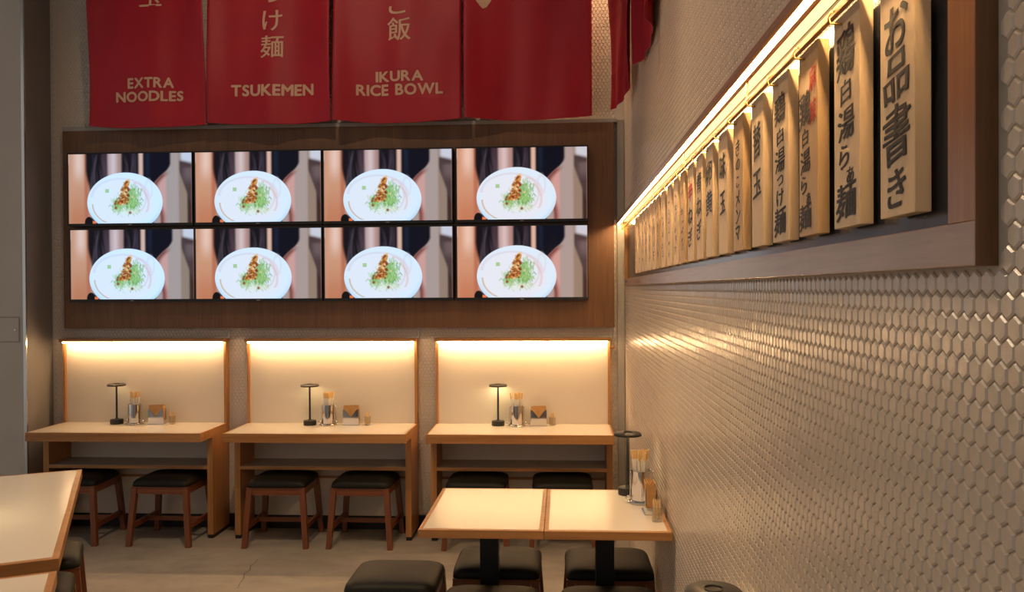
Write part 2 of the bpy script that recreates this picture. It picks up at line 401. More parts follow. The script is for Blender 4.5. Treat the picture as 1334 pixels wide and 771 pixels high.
def screen_mesh(sx, sz):
    nx, ny = 264, 150; img = screen_picture(nx, ny)
    xs = np.linspace(0, sx, nx+1); zs = np.linspace(sz, 0, ny+1)
    X, Z = np.meshgrid(xs, zs); V = np.stack([X, 0*X, Z], -1).reshape(-1, 3)
    i = np.arange(ny)[:, None]*(nx+1)+np.arange(nx)[None, :]
    F = np.stack([i, i+nx+1, i+nx+2, i+1], -1).reshape(-1, 4)
    me = bpy.data.meshes.new('screen'); me.from_pydata(V.tolist(), [], F.tolist())
    at = me.color_attributes.new('picture', 'FLOAT_COLOR', 'CORNER')
    col = np.concatenate([np.repeat(img.reshape(-1, 3), 4, 0), np.ones((nx*ny*4, 1))], 1)
    at.data.foreach_set('color', col.astype(np.float32).ravel()); return me
def screen_mat(name, tint):
    m = bpy.data.materials.new(name); m.use_nodes = True; nt = m.node_tree; b = nt.nodes['Principled BSDF']
    a = nt.nodes.new('ShaderNodeVertexColor'); a.layer_name = 'picture'
    mx = nt.nodes.new('ShaderNodeMix'); mx.data_type = 'RGBA'; mx.blend_type = 'MULTIPLY'; mx.inputs[0].default_value = 1
    nt.links.new(a.outputs[0], mx.inputs[6]); mx.inputs[7].default_value = (*tint, 1)
    b.inputs['Base Color'].default_value = (.01, .01, .012, 1); b.inputs['Roughness'].default_value = .3; b.inputs['Specular IOR Level'].default_value = .15
    nt.links.new(mx.outputs[2], b.inputs['Emission Color']); b.inputs['Emission Strength'].default_value = TV_LEVEL
    MATS[name] = m
TVW = 0.872
SM = screen_mesh(TVW-.014, .470)
screen_mat('screen_cool', (.86, 1.0, 1.16)); screen_mat('screen_mid', (.92, .98, 1.06)); screen_mat('screen_warm', (1.0, .97, .99))
SM.materials.append(MATS['screen_cool'])
pos = ['leftmost', 'second from the left', 'second from the right', 'rightmost']
for row, (zt, xs) in enumerate(((2.560, (-3.772, -2.889, -2.011, -1.119)), (2.046, (-3.762, -2.890, -2.009, -1.120)))):
    for k, x in enumerate(xs):
        tv = thing('television', 'flat screen showing a noodle bowl, %s in the %s row' % (pos[k], ('upper', 'lower')[row]), 'television',
                   (x, -.06, zt-.498), 0, 'screens of the video wall')
        tv.rotation_euler = (0, random.uniform(-.0015, .0015), 0)
        MB().box(0, TVW, -.062, 0, 0, .498, .003).build('casing', 'black_plastic', tv)
        MB().box(.0, TVW, -.068, -.060, 0, .018).box(0, TVW, -.068, -.060, .490, .498).box(0, .0065, -.068, -.060, .018, .490).box(TVW-.0065, TVW, -.068, -.060, .018, .490).build('bezel', 'black_plastic', tv)
        o = bpy.data.objects.new('screen', SM); COL.objects.link(o); o.parent = tv; o.location = (.007, -.064, .019)
        o.material_slots[0].link = 'OBJECT'; o.material_slots[0].material = MATS[('screen_cool', 'screen_mid', 'screen_mid', 'screen_warm')[k]]
        MB().box(TVW/2-.012, TVW/2+.012, -.0688, -.068, .006, .011).build('maker_mark', 'grey_trim', tv)

# ------------------------------------------------------------------ lettering
GL = {}
def glyphs(chars, off=0.0):
    obs = []
    for ch in chars:
        if (ch, off) in GL: continue
        c = bpy.data.curves.new('glyph', 'FONT'); c.body = ch; c.size = 1.0; c.offset = off; c.resolution_u = 5
        o = bpy.data.objects.new('glyph', c); COL.objects.link(o); obs.append((ch, o))
    bpy.context.view_layer.update(); dg = bpy.context.evaluated_depsgraph_get()
    for ch, o in obs:
        me = bpy.data.meshes.new_from_object(o.evaluated_get(dg))
        bm = bmesh.new(); bm.from_mesh(me); bmesh.ops.triangulate(bm, faces=bm.faces)
        for _ in range(3):
            lg = [e for e in bm.edges if e.calc_length() > .22]
            if lg and off: bmesh.ops.subdivide_edges(bm, edges=lg, cuts=1); bmesh.ops.triangulate(bm, faces=bm.faces)
        bm.verts.index_update()
        V = np.array([v.co[:2] for v in bm.verts]).reshape(-1, 2); F = [tuple(v.index for v in p.verts) for p in bm.faces]; bm.free()
        GL[(ch, off)] = (V, F); bpy.data.meshes.remove(me)
    for ch, o in obs:
        c = o.data; bpy.data.objects.remove(o); bpy.data.curves.remove(c)
KANJI = 'お品書き鶏白湯らぁ麺つけ替玉このメンマ味卵黄青ねぎ辛麻いくご飯'
glyphs(KANJI); glyphs('辣')
LATIN = 'EXTRANOODLESTSUKEMENIKURARICEBOWL'
glyphs(sorted(set(LATIN)), 0.001)
def nib_copies(V, F, nib):
    """thicken flat glyphs by stacking shifted copies, each a hair in front of the last"""
    OV = []; OF = []
    for k, (dx, dy) in enumerate(nib):
        o = sum(len(q) for q in OV)
        OV.append(np.column_stack([V[:, 0]+dx, V[:, 1]+dy, np.full(len(V), k*1.0)])); OF += [tuple(i+o for i in f) for f in F]
    return np.concatenate(OV), OF
def glyph_at(ch, cx, cy, size, off=0.0, nib=((0, 0),), shear=0.0, wob=0.0, sx=1.0):
    """(u, v, layer) verts centred on cx, cy; size = glyph height"""
    V, F = GL[(ch, off)]
    if not len(V): return np.zeros((0, 3)), []
    lo, hi = V.min(0), V.max(0); c = (lo+hi)/2; h = 0.92 if off == 0.0 else (hi-lo)[1]
    Q = (V-c)/h
    if wob:
        Q = Q + wob*np.column_stack([np.sin(Q[:, 1]*7+Q[:, 0]*3+cx*90), np.sin(Q[:, 0]*8-Q[:, 1]*4+cy*70)])
    Q[:, 1] += Q[:, 0]*shear
    P, F2 = nib_copies(Q, F, nib)
    P[:, 0] = P[:, 0]*size*sx + cx; P[:, 1] = P[:, 1]*size + cy
    return P, F2
def merge(parts):
    V = []; F = []; o = 0
    for P, f in parts:
        if len(P): V.append(P); F += [tuple(i+o for i in q) for q in f]; o += len(P)
    return np.concatenate(V), F
def latin_line(text, cx, cy, h, width):
    adv = []
    for ch in text:
        if ch == ' ': adv.append((None, .42)); continue
        V, _ = GL[(ch, 0.001)]; H = GL[('E', 0.001)][0]; H = H[:, 1].max()-H[:, 1].min()
        adv.append((ch, (V[:, 0].max()-V[:, 0].min())/H))
    gap = .17; tot = sum(a for _, a in adv) + gap*(len(adv)-1); k = width/(tot*h)
    x = cx-width/2; out = []
    b = .048; nib = [(0, 0)] + [(b*math.cos(a_), b*math.sin(a_)) for a_ in np.linspace(0, 2*PI, 9)[:-1]]
    for ch, a in adv:
        if ch: out.append(glyph_at(ch, x+a*h*k/2, cy, h, .001, nib, sx=k))
        x += (a+gap)*h*k
    return out

# ------------------------------------------------------------------ banners
def cloth_fn(seed, W, H, amp=1.0):
    r = random.Random(seed); ph = [r.uniform(0, 6.28) for _ in range(8)]
    def f(u, v):
        """u 0..W, v 0 (bottom)..H -> displacement towards the room"""
        a = u/W; g = np.clip(1-v/H, 0, 1)
        d = .010*np.sin(2*PI*a*1.5+ph[0]+v*.8)*(.4+.6*g) + .006*np.sin(2*PI*a*3.2+ph[1]-v*1.4)*g
        d = d + .055*np.exp(-(a/.13)**2)*(.35+.65*np.sin(v*2.2+ph[2])**2) + .055*np.exp(-((1-a)/.13)**2)*(.35+.65*np.sin(v*2.0+ph[3])**2)
        d = d + .0018*np.exp(-((v-.17-.03*np.sin(a*4+ph[4]))/.012)**2) + .0014*np.exp(-((v-.55-.02*np.sin(a*3+ph[5]))/.014)**2)
        d = d + .018*np.sin(v*3.1+ph[6])*np.sin(PI*a) + .010*np.sin(2*PI*(a*1.1+v*.5)+ph[7])*g
        return d*amp
    return f
def banner(label, origin, udir, ndir, W, H, seed, words, group, sag=.018, amp=1.0, taper=0.0):
    """origin = bottom-left corner; udir along the width; ndir towards the room"""
    b = thing('noren_banner', label, 'banner', origin, 0, group)
    U = np.array(udir, float); N = np.array(ndir, float); f = cloth_fn(seed, W, H, amp)
    def to3(u, v, off):
        a = u/W; g = np.clip(1-v/.5, 0, 1)
        uu = u + taper*(a-.5)*g
        vv = v - sag*np.sin(PI*a)*np.clip(1-v/.25, 0, 1)
        d = f(u, v) + off
        return U[None, :]*uu[:, None] + N[None, :]*d[:, None] + np.array([0, 0, 1.0])[None, :]*vv[:, None]
    nx, nz = 48, 80
    u, v = np.meshgrid(np.linspace(0, W, nx+1), H*np.linspace(0, 1, nz+1)**1.25)
    P = to3(u.ravel(), v.ravel(), 0.0); i = np.arange(nz)[:, None]*(nx+1)+np.arange(nx)[None, :]
    F = np.stack([i, i+1, i+nx+2, i+nx+1], -1).reshape(-1, 4)
    me = bpy.data.meshes.new('cloth'); me.from_pydata(P.tolist(), [], F.tolist())
    c = link('cloth', me, 'banner', b, True)
    so = c.modifiers.new('thickness', 'SOLIDIFY'); so.thickness = .0016; so.offset = 0
    if words:
      for parts, m in words:
        Q, F2 = merge(parts)
        P = to3(Q[:, 0], Q[:, 1], .0030 + Q[:, 2]*.00008)
        me = bpy.data.meshes.new('lettering'); me.from_pydata(P.tolist(), [], F2)
        link('lettering', me, m, b)
    return b
BH = 1.42
nb = .014; NIBB = [(0, 0), (nb, .004), (-nb, -.004)]
def vert(chars, cx, cys, size): return [glyph_at(ch, cx, cy, size, 0.0, NIBB, 0.03) for ch, cy in zip(chars, cys)]
bz = 2.738; by = -.16
specs = [(-3.581, .795, [vert('替玉', .415, (1.035, .865), .15), latin_line('EXTRA', .42, .281, .064, .31), latin_line('NOODLES', .41, .194, .060, .46)],
          'red banner lettered EXTRA NOODLES, leftmost of the hanging row'),
         (-2.765, .828, [vert('つけ麺', .428, (.852, .678, .503), .148), latin_line('TSUKEMEN', .432, .212, .067, .548)], 'red banner lettered TSUKEMEN, above the screens'),
         (-1.916, .845, [vert('いくらご飯', .434, (1.26, 1.10, .935, .77, .598), .150), latin_line('IKURA', .434, .288, .064, .315), latin_line('RICE BOWL', .436, .203, .064, .57)[:4], latin_line('RICE BOWL', .436, .203, .064, .57)[4:]], 'red banner lettered IKURA RICE BOWL, above the screens'),
         (-1.053, .831, None, 'red banner without words, only a pale brush mark, near the corner')]
def brush_mark(cx, cy, s):
    out = []; r = random.Random(5)
    pts = []
    for k in range(40):
        a = -2.4 + k*.165; rad = s*(1+.06*math.sin(3*a)); wd = s*(.10+.16*abs(math.sin(a*1.3+.6)))
        pts.append((cx+rad*math.cos(a), cy+rad*math.sin(a)*1.05, wd, a))
    V = []; F = []
    for x, y, wd, a in pts:
        V += [(x-math.cos(a)*wd, y-math.sin(a)*wd, 0), (x+math.cos(a)*wd*.7, y+math.sin(a)*wd*.7, 0)]
    for k in range(len(pts)-1): F.append((2*k, 2*k+1, 2*k+3, 2*k+2))
    out.append((np.array(V, float), F))
    return out
for k, (x, W, wd, lab) in enumerate(specs):
    if wd is None: wd = [[(np.array([(.125, .705, 0), (.150, .715, 0), (.185, .765, 0), (.30, .90, 0), (.28, .93, 0), (.16, .80, 0), (.13, .79, 0), (.10, .86, 0), (.06, .87, 0), (.075, .765, 0), (.105, .725, 0)]), [(0, 1, 6), (1, 2, 6), (2, 5, 6), (2, 3, 4), (2, 4, 5), (0, 6, 10), (10, 6, 9), (9, 6, 7), (9, 7, 8)])]]
    banner(lab, (x, by, bz + (-.008, .0, -.002, .006)[k]), (1, 0, 0), (0, -1, 0), W, BH, 11+k, [(q_, 'banner_print') for q_ in wd], 'red noren banners')
banner('red banner on the tiled side wall, nearest the corner', (-.085, -.33, 2.742), (.085, -.9964, 0), (-.9964, -.085, 0), .80, BH, 31,
       [(brush_mark(.42, .95, .20), 'banner_white')], 'red noren banners', .03, .9)
banner('red banner on the tiled side wall, second from the corner', (-.030, -1.40, 2.742), (0.0, -1.0, 0), (-1.0, 0, 0), .82, BH, 37,
       [(brush_mark(.36, .55, .22), 'banner_white')], 'red noren banners', .02, .8)
for nm, lab, p0, p1, br in (('banner_rod', 'black rod carrying the row of banners over the screens', (-3.65, -.16, 4.1715), (-.16, -.16, 4.1715), [(-3.6, 0), (-1.9, 0), (-.2, 0)]),):
    rd = thing(nm, lab, 'rod', (0, 0, 0)); MB().tube([p0, p1], .012, 10).build('pole', 'black_metal', rd, True)
    for x, _ in br: MB().box(x-.008, x+.008, -.16, -.001, 4.164, 4.179).build('bracket', 'black_metal', rd)
rd = thing('banner_rod', 'black rod carrying the two banners on the side wall', 'rod', (0, 0, 0))
MB().tube([(-.05, -.2, 4.1715), (-.05, -2.4, 4.1715)], .012, 10).build('pole', 'black_metal', rd, True)
for y in (-.25, -2.3): MB().box(-.05, -.001, y-.008, y+.008, 4.164, 4.179).build('bracket', 'black_metal', rd)

# ------------------------------------------------------------------ wall counters
def counter(x0, x1, label, peg=False):
    W = x1-x0; c = thing('wall_counter', label, 'counter table', (x0, 0, 0), 0, 'wall counters under the screens')
    tt = MB().box(0, W, -.48, -.004, .663, .7195, .0015).build('tabletop', 'oak_x', c)
    MB().box(.012, W-.012, -.468, -.042, .7185, .7203).build('laminate', 'laminate', tt)
    MB().box(.015, W-.015, -.040, -.022, .7195, 1.276).build('back_panel', 'laminate_panel', c)
    for s in (0, 1):
        a = 0 if not s else W-.016
        MB().box(a, a+.016, -.058, -.004, .7195, 1.277, .001).build('panel_edge', 'oak_z', c)
        a = 0 if not s else W-.038
        sp = MB().box(a, a+.038, -.29, -.014, .024, .663, .001).build('side_panel', 'oak_z', c)
        MB().box(a+.002, a+.036, -.286, -.014, 0, .0245).build('foot', 'black_base', sp)
    cap = MB().box(-.003, W+.003, -.098, -.004, 1.276, 1.297, .001).build('top_cap', 'oak_x', c)
    MB().box(.018, W-.018, -.092, -.077, 1.2665, 1.2762).build('light_strip', 'led_booth', c)
    sh = MB().box(.038, W-.038, -.29, -.03, .454, .4745).build('shelf', 'oak_x', c)
    MB().box(.039, W-.039, -.284, -.032, .4743, .476).build('laminate', 'laminate_grey', sh)
    MB().box(.038, W-.038, -.030, -.020, .09, .663).build('lower_panel', 'laminate_panel', c)
    MB().box(.038, W-.038, -.038, -.030, .345, .360).build('batten', 'oak_x', c)
    MB().box(.038, W-.038, -.034, -.0125, .0, .09).build('kick_board', 'black_base', c)
    br = MB().box(W-.075, W+.012, -.04, -.002, 1.298, 1.303).box(W+.002, W+.012, -.02, -.002, 1.298, 1.345).build('bracket', 'white_bracket', c)
    if peg: MB().tube([(W, -.035, 1.228), (W+.022, -.035, 1.229), (W+.030, -.035, 1.231)], [.006, .006, .009], 10).build('peg', 'oak_x', c, True)
    return c
counter(*COUNTERS[0], 'wooden wall counter with lit back panel beside the white pillar')
counter(*COUNTERS[1], 'wooden wall counter with lit back panel, middle of the three')
counter(*COUNTERS[2], 'wooden wall counter with lit back panel nearest the tiled side wall', True)

# ------------------------------------------------------------------ stools
def superring(a, b, e, z, n=40):
    out = []
    for k in range(n):
        t = 2*PI*k/n; c, s = math.cos(t), math.sin(t)
        out.append((a*math.copysign(abs(c)**(2/e), c), b*math.copysign(abs(s)**(2/e), s), z))
    return out
def make_stool():
    st = thing('stool', 'x', 'stool')
    a, b = .190, .178
    prof = [(0.0, .378, 12), (.0, .392, 10), (.002, .404, 8), (.010, .414, 7), (.024, .4215, 6), (.050, .427, 5), (.090, .431, 4), (.140, .4335, 3)]
    V = []; F = []; n = 48
    for ins, z, e in prof: V += superring(a-ins, b-ins, e, z, n)
    for i in range(len(prof)-1):
        for k in range(n):
            k2 = (k+1) % n; F.append((i*n+k, i*n+k2, (i+1)*n+k2, (i+1)*n+k))
    F.append(tuple(range(n))[::-1]); F.append(tuple((len(prof)-1)*n+k for k in range(n)))
    MB().add(V, F).build('cushion', 'leather', st, True)
    MB().box(-.187, .187, -.175, .175, .368, .379, .003).build('seat_board', 'stoolwood_x', st)
    for sx in (-1, 1):
        for sy in (-1, 1):
            def sq(cx, cy, h, z): return [(cx-h, cy-h, z), (cx+h, cy-h, z), (cx+h, cy+h, z), (cx-h, cy+h, z)]
            m = MB().hexa(sq(sx*.196, sy*.186, .0155, 0), sq(sx*.168, sy*.158, .0175, .368))
            m.build('leg', 'stoolwood_z', st)
    for sy in (-1, 1): MB().box(-.150, .150, sy*.160-.010, sy*.160+.010, .330, .3675).build('apron', 'stoolwood_x', st)
    for sx in (-1, 1): MB().box(sx*.170-.010, sx*.170+.010, -.142, .142, .330, .3675).build('apron', 'stoolwood_y', st)
    for sx in (-1, 1): MB().box(sx*.186-.009, sx*.186+.009, -.166, .166, .110, .142).build('stretcher', 'stoolwood_y', st)
    MB().box(-.177, .177, .02, .038, .112, .140).build('stretcher', 'stoolwood_x', st)
    return st
stool0 = make_stool()
A = math.radians(27.6); DV = Vector((.4635, -.8861, 0)); PV = Vector((-.8861, -.4635, 0)); LC = Vector((-2.853, -1.557, 0))
def lt(s_, v): q = LC + DV*s_ - PV*v; return q.x, q.y
STOOLS = [(-3.597, -.300, 1, 'black-cushioned wooden stool nearest the pillar, under the left counter'),
          (-2.977, -.300, -1, 'black-cushioned wooden stool at the right end of the left counter'),
          (-2.232, -.300, 1, 'black-cushioned wooden stool at the left end of the middle counter'),
          (-1.690, -.297, -1, 'black-cushioned wooden stool at the right end of the middle counter'),
          (-.965, -.300, 0, 'black-cushioned wooden stool at the left end of the right counter'),
          (-.425, -.300, 1, 'black-cushioned wooden stool under the right counter, nearest the side wall'),
          (-.708, -1.930, 0, 'black-cushioned stool tucked under the far side of the left small table'),
          (-.221, -1.925, 1, 'black-cushioned stool under the far side of the small table by the tiled wall'),
          (-.703, -2.452, 0, 'black-cushioned stool on the near side of the left small table'),
          (-.240, -2.440, 0, 'black-cushioned stool on the near side of the small table by the tiled wall'),
          (-1.130, -2.150, 0, 'black-cushioned stool standing free, left of the two small tables'),
          (*lt(.37, -.175), 27.6, 'black-cushioned stool, farther one beside the long table at left'),
          (*lt(.86, -.185), 27.6, 'black-cushioned stool, nearer one beside the long table at left')]
for k, (x, y, rz, lab) in enumerate(STOOLS):
    s_ = stool0 if k == 0 else copy_tree(stool0)
    s_.location = (x, y, 0); s_.rotation_euler = (0, 0, math.radians(rz)); tag(s_, lab, 'stool', 'black cushioned stools')

# ------------------------------------------------------------------ free tables
def table(label, loc, rz, W, D, posts, th=.032, edge=.017, group=None):
    """local: x 0..W, y -D..0; origin at the far left corner on the floor"""
    t = thing('dining_table', label, 'table', loc, rz, group)
    tp = MB().box(0, W, -D, 0, .72-th, .7193, .0015).build('tabletop', 'oak_x', t)
    MB().box(edge, W-edge, -D+edge, -edge, .7185, .7202).build('laminate', 'laminate', tp)
    for x, y in posts:
        MB().box(x-.038, x+.038, y-.038, y+.038, .012, .72-th, .003).build('post', 'black_metal', t)
        MB().box(x-.15, x+.15, y-.15, y+.15, 0, .012, .004).build('base_plate', 'black_metal', t)
        MB().box(x-.11, x+.11, y-.11, y+.11, .72-th-.006, .72-th).build('mounting_plate', 'black_metal', t)
    return t
table('small white-topped table with oak edge, left of the adjoining pair', (-.963, -1.893, 0), 0, .472, .675, [(.238, -.305)], group='small dining tables')
table('small white-topped table with oak edge against the tiled wall, right of the pair', (-.489, -1.897, 0), 0, .474, .672, [(.241, -.305)], group='small dining tables')
table('small white-topped table against the tiled wall carrying the nearest lamp', (-.489, -3.62, 0), 0, .474, .672, [(.237, -.336)], group='small dining tables')
rzl = math.atan2(.4635, .8861)
LW = .75
q = LC + PV*LW
table('long white-topped table with oak edge, turned at an angle at left', (q.x, q.y, 0), rzl, LW, 1.585, [(.20, -.3), (.20, -1.28)], .043, .022)
q = LC + DV*1.723 + PV*LW
table('white-topped table at the bottom left corner, nearest the camera', (q.x+.004, q.y, 0), rzl, LW, .80, [(LW/2, -.4)], .043, .022)

# ------------------------------------------------------------------ tabletop things
def lamp(label, loc, level=LAMP_LEVEL):
    t = thing('table_lamp', label, 'table lamp', loc, 0, 'table lamps')
    MB().lathe([(.042, 0), (.043, .003), (.043, .026), (.040, .031), (.012, .034), (.0075, .040)], 32).build('base', 'lamp_black', t, 'auto')
    MB().lathe([(.0068, .03), (.0062, .262)], 14).build('stem', 'lamp_black', t, 'auto')
    MB().lathe([(.008, .2615), (.055, .2620), (.0565, .2575), (.060, .2575), (.0605, .266), (.055, .2705), (.020, .2725), (.019, .271), (.004, .2705)], 36, cap0=True).build('head', 'lamp_black', t, 'auto')
    MB().lathe([(.0215, .2725), (.021, .2740), (.0185, .2740), (.018, .2712)], 24, cap0=False, cap1=False).build('touch_ring', 'lamp_ring', t, True)
    m = emit('lamp_led', (1.0, .80, .42), level)
    MB().lathe([(.010, .2602), (.053, .2602), (.053, .2614), (.010, .2614)], 32, cap0=False, cap1=False).build('diffuser', m, t, True)
    return t
def canister(label, loc):
    t = thing('chopstick_canister', label, 'canister', loc, 0, 'chopstick canisters')
    R = .043
    MB().lathe([(R-.002, .012), (R, .014), (R, .132), (R+.0022, .133), (R+.0022, .136), (R-.001, .1365), (R-.0022, .134), (R-.0022, .018), (.002, .016)], 36, cap0=True, cap1=True).build('cup', 'chrome', t, 'auto')
    MB().tube([((R+.009)*math.cos(a), (R+.009)*math.sin(a), .005) for a in np.linspace(0, 2*PI, 37)[:-1]], .0042, 8, True).build('base_ring', 'chrome', t, True)
    MB().lathe([(R+.008, .004), (R+.004, .012), (R-.004, .0125)], 36).build('base_plate', 'chrome', t, 'auto')
    for s in (-1, 1):
        MB().tube([(s*(R+.010), 0, .006), (s*(R+.005), 0, .020), (s*(R+.004), 0, .115), (s*(R+.002), 0, .134)], .0022, 8).build('wire', 'chrome', t, True)
        MB().tube([(s*(R+.012+.011*math.cos(a)), -.004, .016+.011*math.sin(a)) for a in np.linspace(0, 5.2, 14)], .003, 8).build('scroll_foot', 'chrome', t, True)
    return t
def chopstick0():
    t = thing('chopsticks_in_sleeve', 'x', 'chopsticks')
    MB().box(-.0078, .0078, -.0030, .0030, 0, .160).build('paper_sleeve', 'paper', t)
    MB().box(-.0070, -.0003, -.0026, .0026, .157, .198, .0007).build('stick', 'chopstick', t)
    MB().box(.0003, .0070, -.0026, .0026, .157, .198, .0007).build('stick', 'chopstick', t)
    return t
CHOP0 = chopstick0(); CHOP_USED = [False]
def chopsticks(loc, n, label, group, seed, lean=(0, 0), fan=1.5):
    r = random.Random(seed)
    for k in range(n):
        a = 2*PI*k/n + r.uniform(-.08, .08); rad = .020 if k % 3 else .008
        b = (math.cos(a)*rad*.75, math.sin(a)*rad*.75); tp = (math.cos(a)*rad*fan+r.uniform(-.004, .004)+lean[0], math.sin(a)*rad*fan+r.uniform(-.004, .004)+lean[1])
        L = .135; d = Vector((tp[0]-b[0], tp[1]-b[1], L)).normalized()
        q = d.to_track_quat('Z', 'Y') @ Matrix.Rotation(r.uniform(0, PI), 3, 'Z').to_quaternion()
        if CHOP_USED[0]: o = copy_tree(CHOP0)
        else: o = CHOP0; CHOP_USED[0] = True
        o.location = (loc[0]+b[0], loc[1]+b[1], loc[2]+.0185+r.uniform(0, .006)); o.rotation_mode = 'QUATERNION'; o.rotation_quaternion = q
        tag(o, label, 'chopsticks', group)
def napkins(label, loc, rz):
    """chrome holder with a V notch, kraft napkins showing in it; front faces local -y"""
    t = thing('napkin_holder', label, 'napkin holder', loc, rz, 'napkin holders')
    def plate(y0, y1):
        o = [(-.052, 0), (.052, 0), (.052, .104), (.040, .104), (0, .052), (-.040, .104), (-.052, .104)]
        n = len(o); V = [(x, y0, z) for x, z in o] + [(x, y1, z) for x, z in o]
        F = [(0, 1, 4), (1, 2, 3), (1, 3, 4), (0, 4, 5), (0, 5, 6)]
        F = F + [tuple(i+n for i in f)[::-1] for f in F] + [(i, (i+1) % n, (i+1) % n+n, i+n) for i in range(n)]
        return MB().add(V, F)
    plate(-.024, -.0225).build('front_plate', 'chrome', t); plate(.0225, .024).build('rear_plate', 'chrome', t)
    MB().box(-.056, .056, -.028, .028, 0, .003, .001).build('base', 'chrome', t)
    for s in (-1, 1): MB().box(s*.052-.0008, s*.052+.0008, -.0225, .0225, .003, .030).build('end_plate', 'chrome', t)
    # folded stack: leaves with a drooping fold on top
    m = MB()
    for k in range(7):
        y = -.0195+k*.0055; h = .124+.006*math.sin(k*2.1)
        m.hexa([(-.0485, y, .004), (.0485, y, .004), (.0485, y+.0047, .004), (-.0485, y+.0047, .004)],
               [(-.0485, y+.001, h), (.0485, y-.001, h+.003), (.0485, y+.004, h+.002), (-.0485, y+.005, h-.002)])
    m.build('napkin_stack', 'kraft', t)
    return t
def toothpick_glass(label, loc, seed, glabel):
    t = thing('toothpick_glass', label, 'glass', loc, 0, 'toothpick glasses')
    MB().lathe([(.019, 0), (.020, .002), (.0215, .056), (.0205, .0565), (.0198, .055), (.0178, .009), (.001, .008)], 20).build('tumbler', 'glass', t, 'auto')
    r = random.Random(seed); m = MB()
    for k in range(26):
        a = r.uniform(0, 6.28); q = .013*math.sqrt(r.random()); x, y = q*math.cos(a), q*math.sin(a)
        h = r.uniform(.080, .090); dx, dy = x*.25+r.uniform(-.002, .002), y*.25+r.uniform(-.002, .002)
        m.tube([(x, y, .0095), (x+dx*.9, y+dy*.9, h-.004), (x+dx, y+dy, h)], [.0011, .0011, .0003], 5)
    o = m.build('toothpicks', 'toothpick'); o.location = loc; tag(o, glabel, 'toothpicks', kind='stuff')
ZT = .7203
sets = [('left', (-3.452, -.105), (-3.318, -.120), (-3.165, -.115), (-3.060, -.115), 2.0),
        ('middle', (-2.110, -.125), (-1.985, -.125), (-1.832, -.115), (-1.722, -.115), 5.0),
        ('right', (-.848, -.110), (-.722, -.135), (-.580, -.120), (-.490, -.115), 11.0)]
for k, (nm, a, b, c, d, lv) in enumerate(sets):
    lamp('black disc-topped table lamp on the %s wall counter' % nm, (*a, ZT), lv)
    canister('chrome chopstick canister on the %s wall counter' % nm, (*b, ZT))
    chopsticks((*b, ZT), 10, 'paper-sleeved wooden chopsticks standing in the canister on the %s counter' % nm, 'chopsticks on the %s counter' % nm, 40+k)
    napkins('chrome napkin holder with kraft napkins on the %s wall counter' % nm, (*c, ZT), .06)
    toothpick_glass('small glass of toothpicks on the %s wall counter' % nm, (*d, ZT), 60+k, 'wooden toothpicks in the small glass on the %s wall counter' % nm)
lamp('black disc-topped table lamp on the small table, by the back corner', (-.135, -1.985, ZT), 8.0)
canister('chrome chopstick canister on the small table by the tiled wall', (-.088, -2.125, ZT))
chopsticks((-.088, -2.125, ZT), 10, 'paper-sleeved wooden chopsticks fanned in the canister by the tiled wall', 'chopsticks by the tiled wall', 55, (.001, 0), 1.65)
napkins('chrome napkin holder with kraft napkins on the small table, seen edge-on', (-.070, -2.285, ZT), -PI/2 + .02)
toothpick_glass('small glass of toothpicks on the small table by the tiled wall', (-.056, -2.42, ZT), 71, 'wooden toothpicks in the small glass by the tiled wall')
lamp('dark disc-topped table lamp at the bottom edge, nearest the camera', (-.103, -3.940, ZT), 10.0)
q = LC + DV*.93 + PV*.42
lamp('black disc-topped table lamp on the long angled table, past the left edge', (q.x, q.y, ZT), 26.0)

# ------------------------------------------------------------------ menu frame on the side wall
mf = thing('menu_display', 'long wooden wall-mounted menu rack with a lit canopy over its plaques', 'menu rack', (0, 0, 0))
YN, YF = FR_Y0, -.045
XF = -.0210
MB().box(XF, -.0003, FR_Y0, FR_Y1, 1.640, 1.684, .0012).build('bottom_rail', 'frame_y', mf)
MB().box(XF, -.0003, FR_Y0, FR_Y0+.058, 1.684, 2.050, .0012).build('post', 'frame_z', mf)
MB().box(XF-.0004, -.0003, FR_Y0-.0022, FR_Y0-.0002, 1.640, 2.050).build('end_shade_panel', 'walnut_z', mf)  # dark wood sheet added to give the end face its shade
MB().box(XF, -.0003, FR_Y1-.035, FR_Y1, 1.684, 2.050, .0012).build('post', 'oak_z', mf)
MB().box(-.0035, -.0002, FR_Y0+.058, FR_Y1-.035, 1.684, 2.050).build('back_board', 'backboard', mf)
MB().box(-.0375, -.0300, FR_Y0+.0, FR_Y1, 1.997, 2.0075, .0006).build('hook_rail', 'oak_y', mf)
for y in np.linspace(FR_Y0+.03, FR_Y1-.02, 6): MB().box(-.0340, -.0300, y-.004, y+.004, 2.007, 2.0505).build('rail_hanger', 'oak_z', mf)
MB().box(-.060, -.0002, YN, YF, 2.050, 2.066, .001).build('canopy', 'frame_y', mf)
MB().box(-.060, -.0560, YN, YF, 2.045, 2.0505).build('front_lip', 'oak_y', mf)
MB().box(-.0400, -.0300, YN, YF, 2.0455, 2.0505).build('channel_divider', 'stoolwood_y', mf)
MB().box(-.0500, -.0440, YN+.002, YF-.002, 2.0475, 2.0503).build('light_strip', 'led_menu', mf)
MB().box(-.0275, -.0060, YN+.06, FR_Y1-.04, 2.0475, 2.0503).build('light_strip', 'underside_glow', mf)  # glowing strip standing in for the brightly lit wood under the canopy
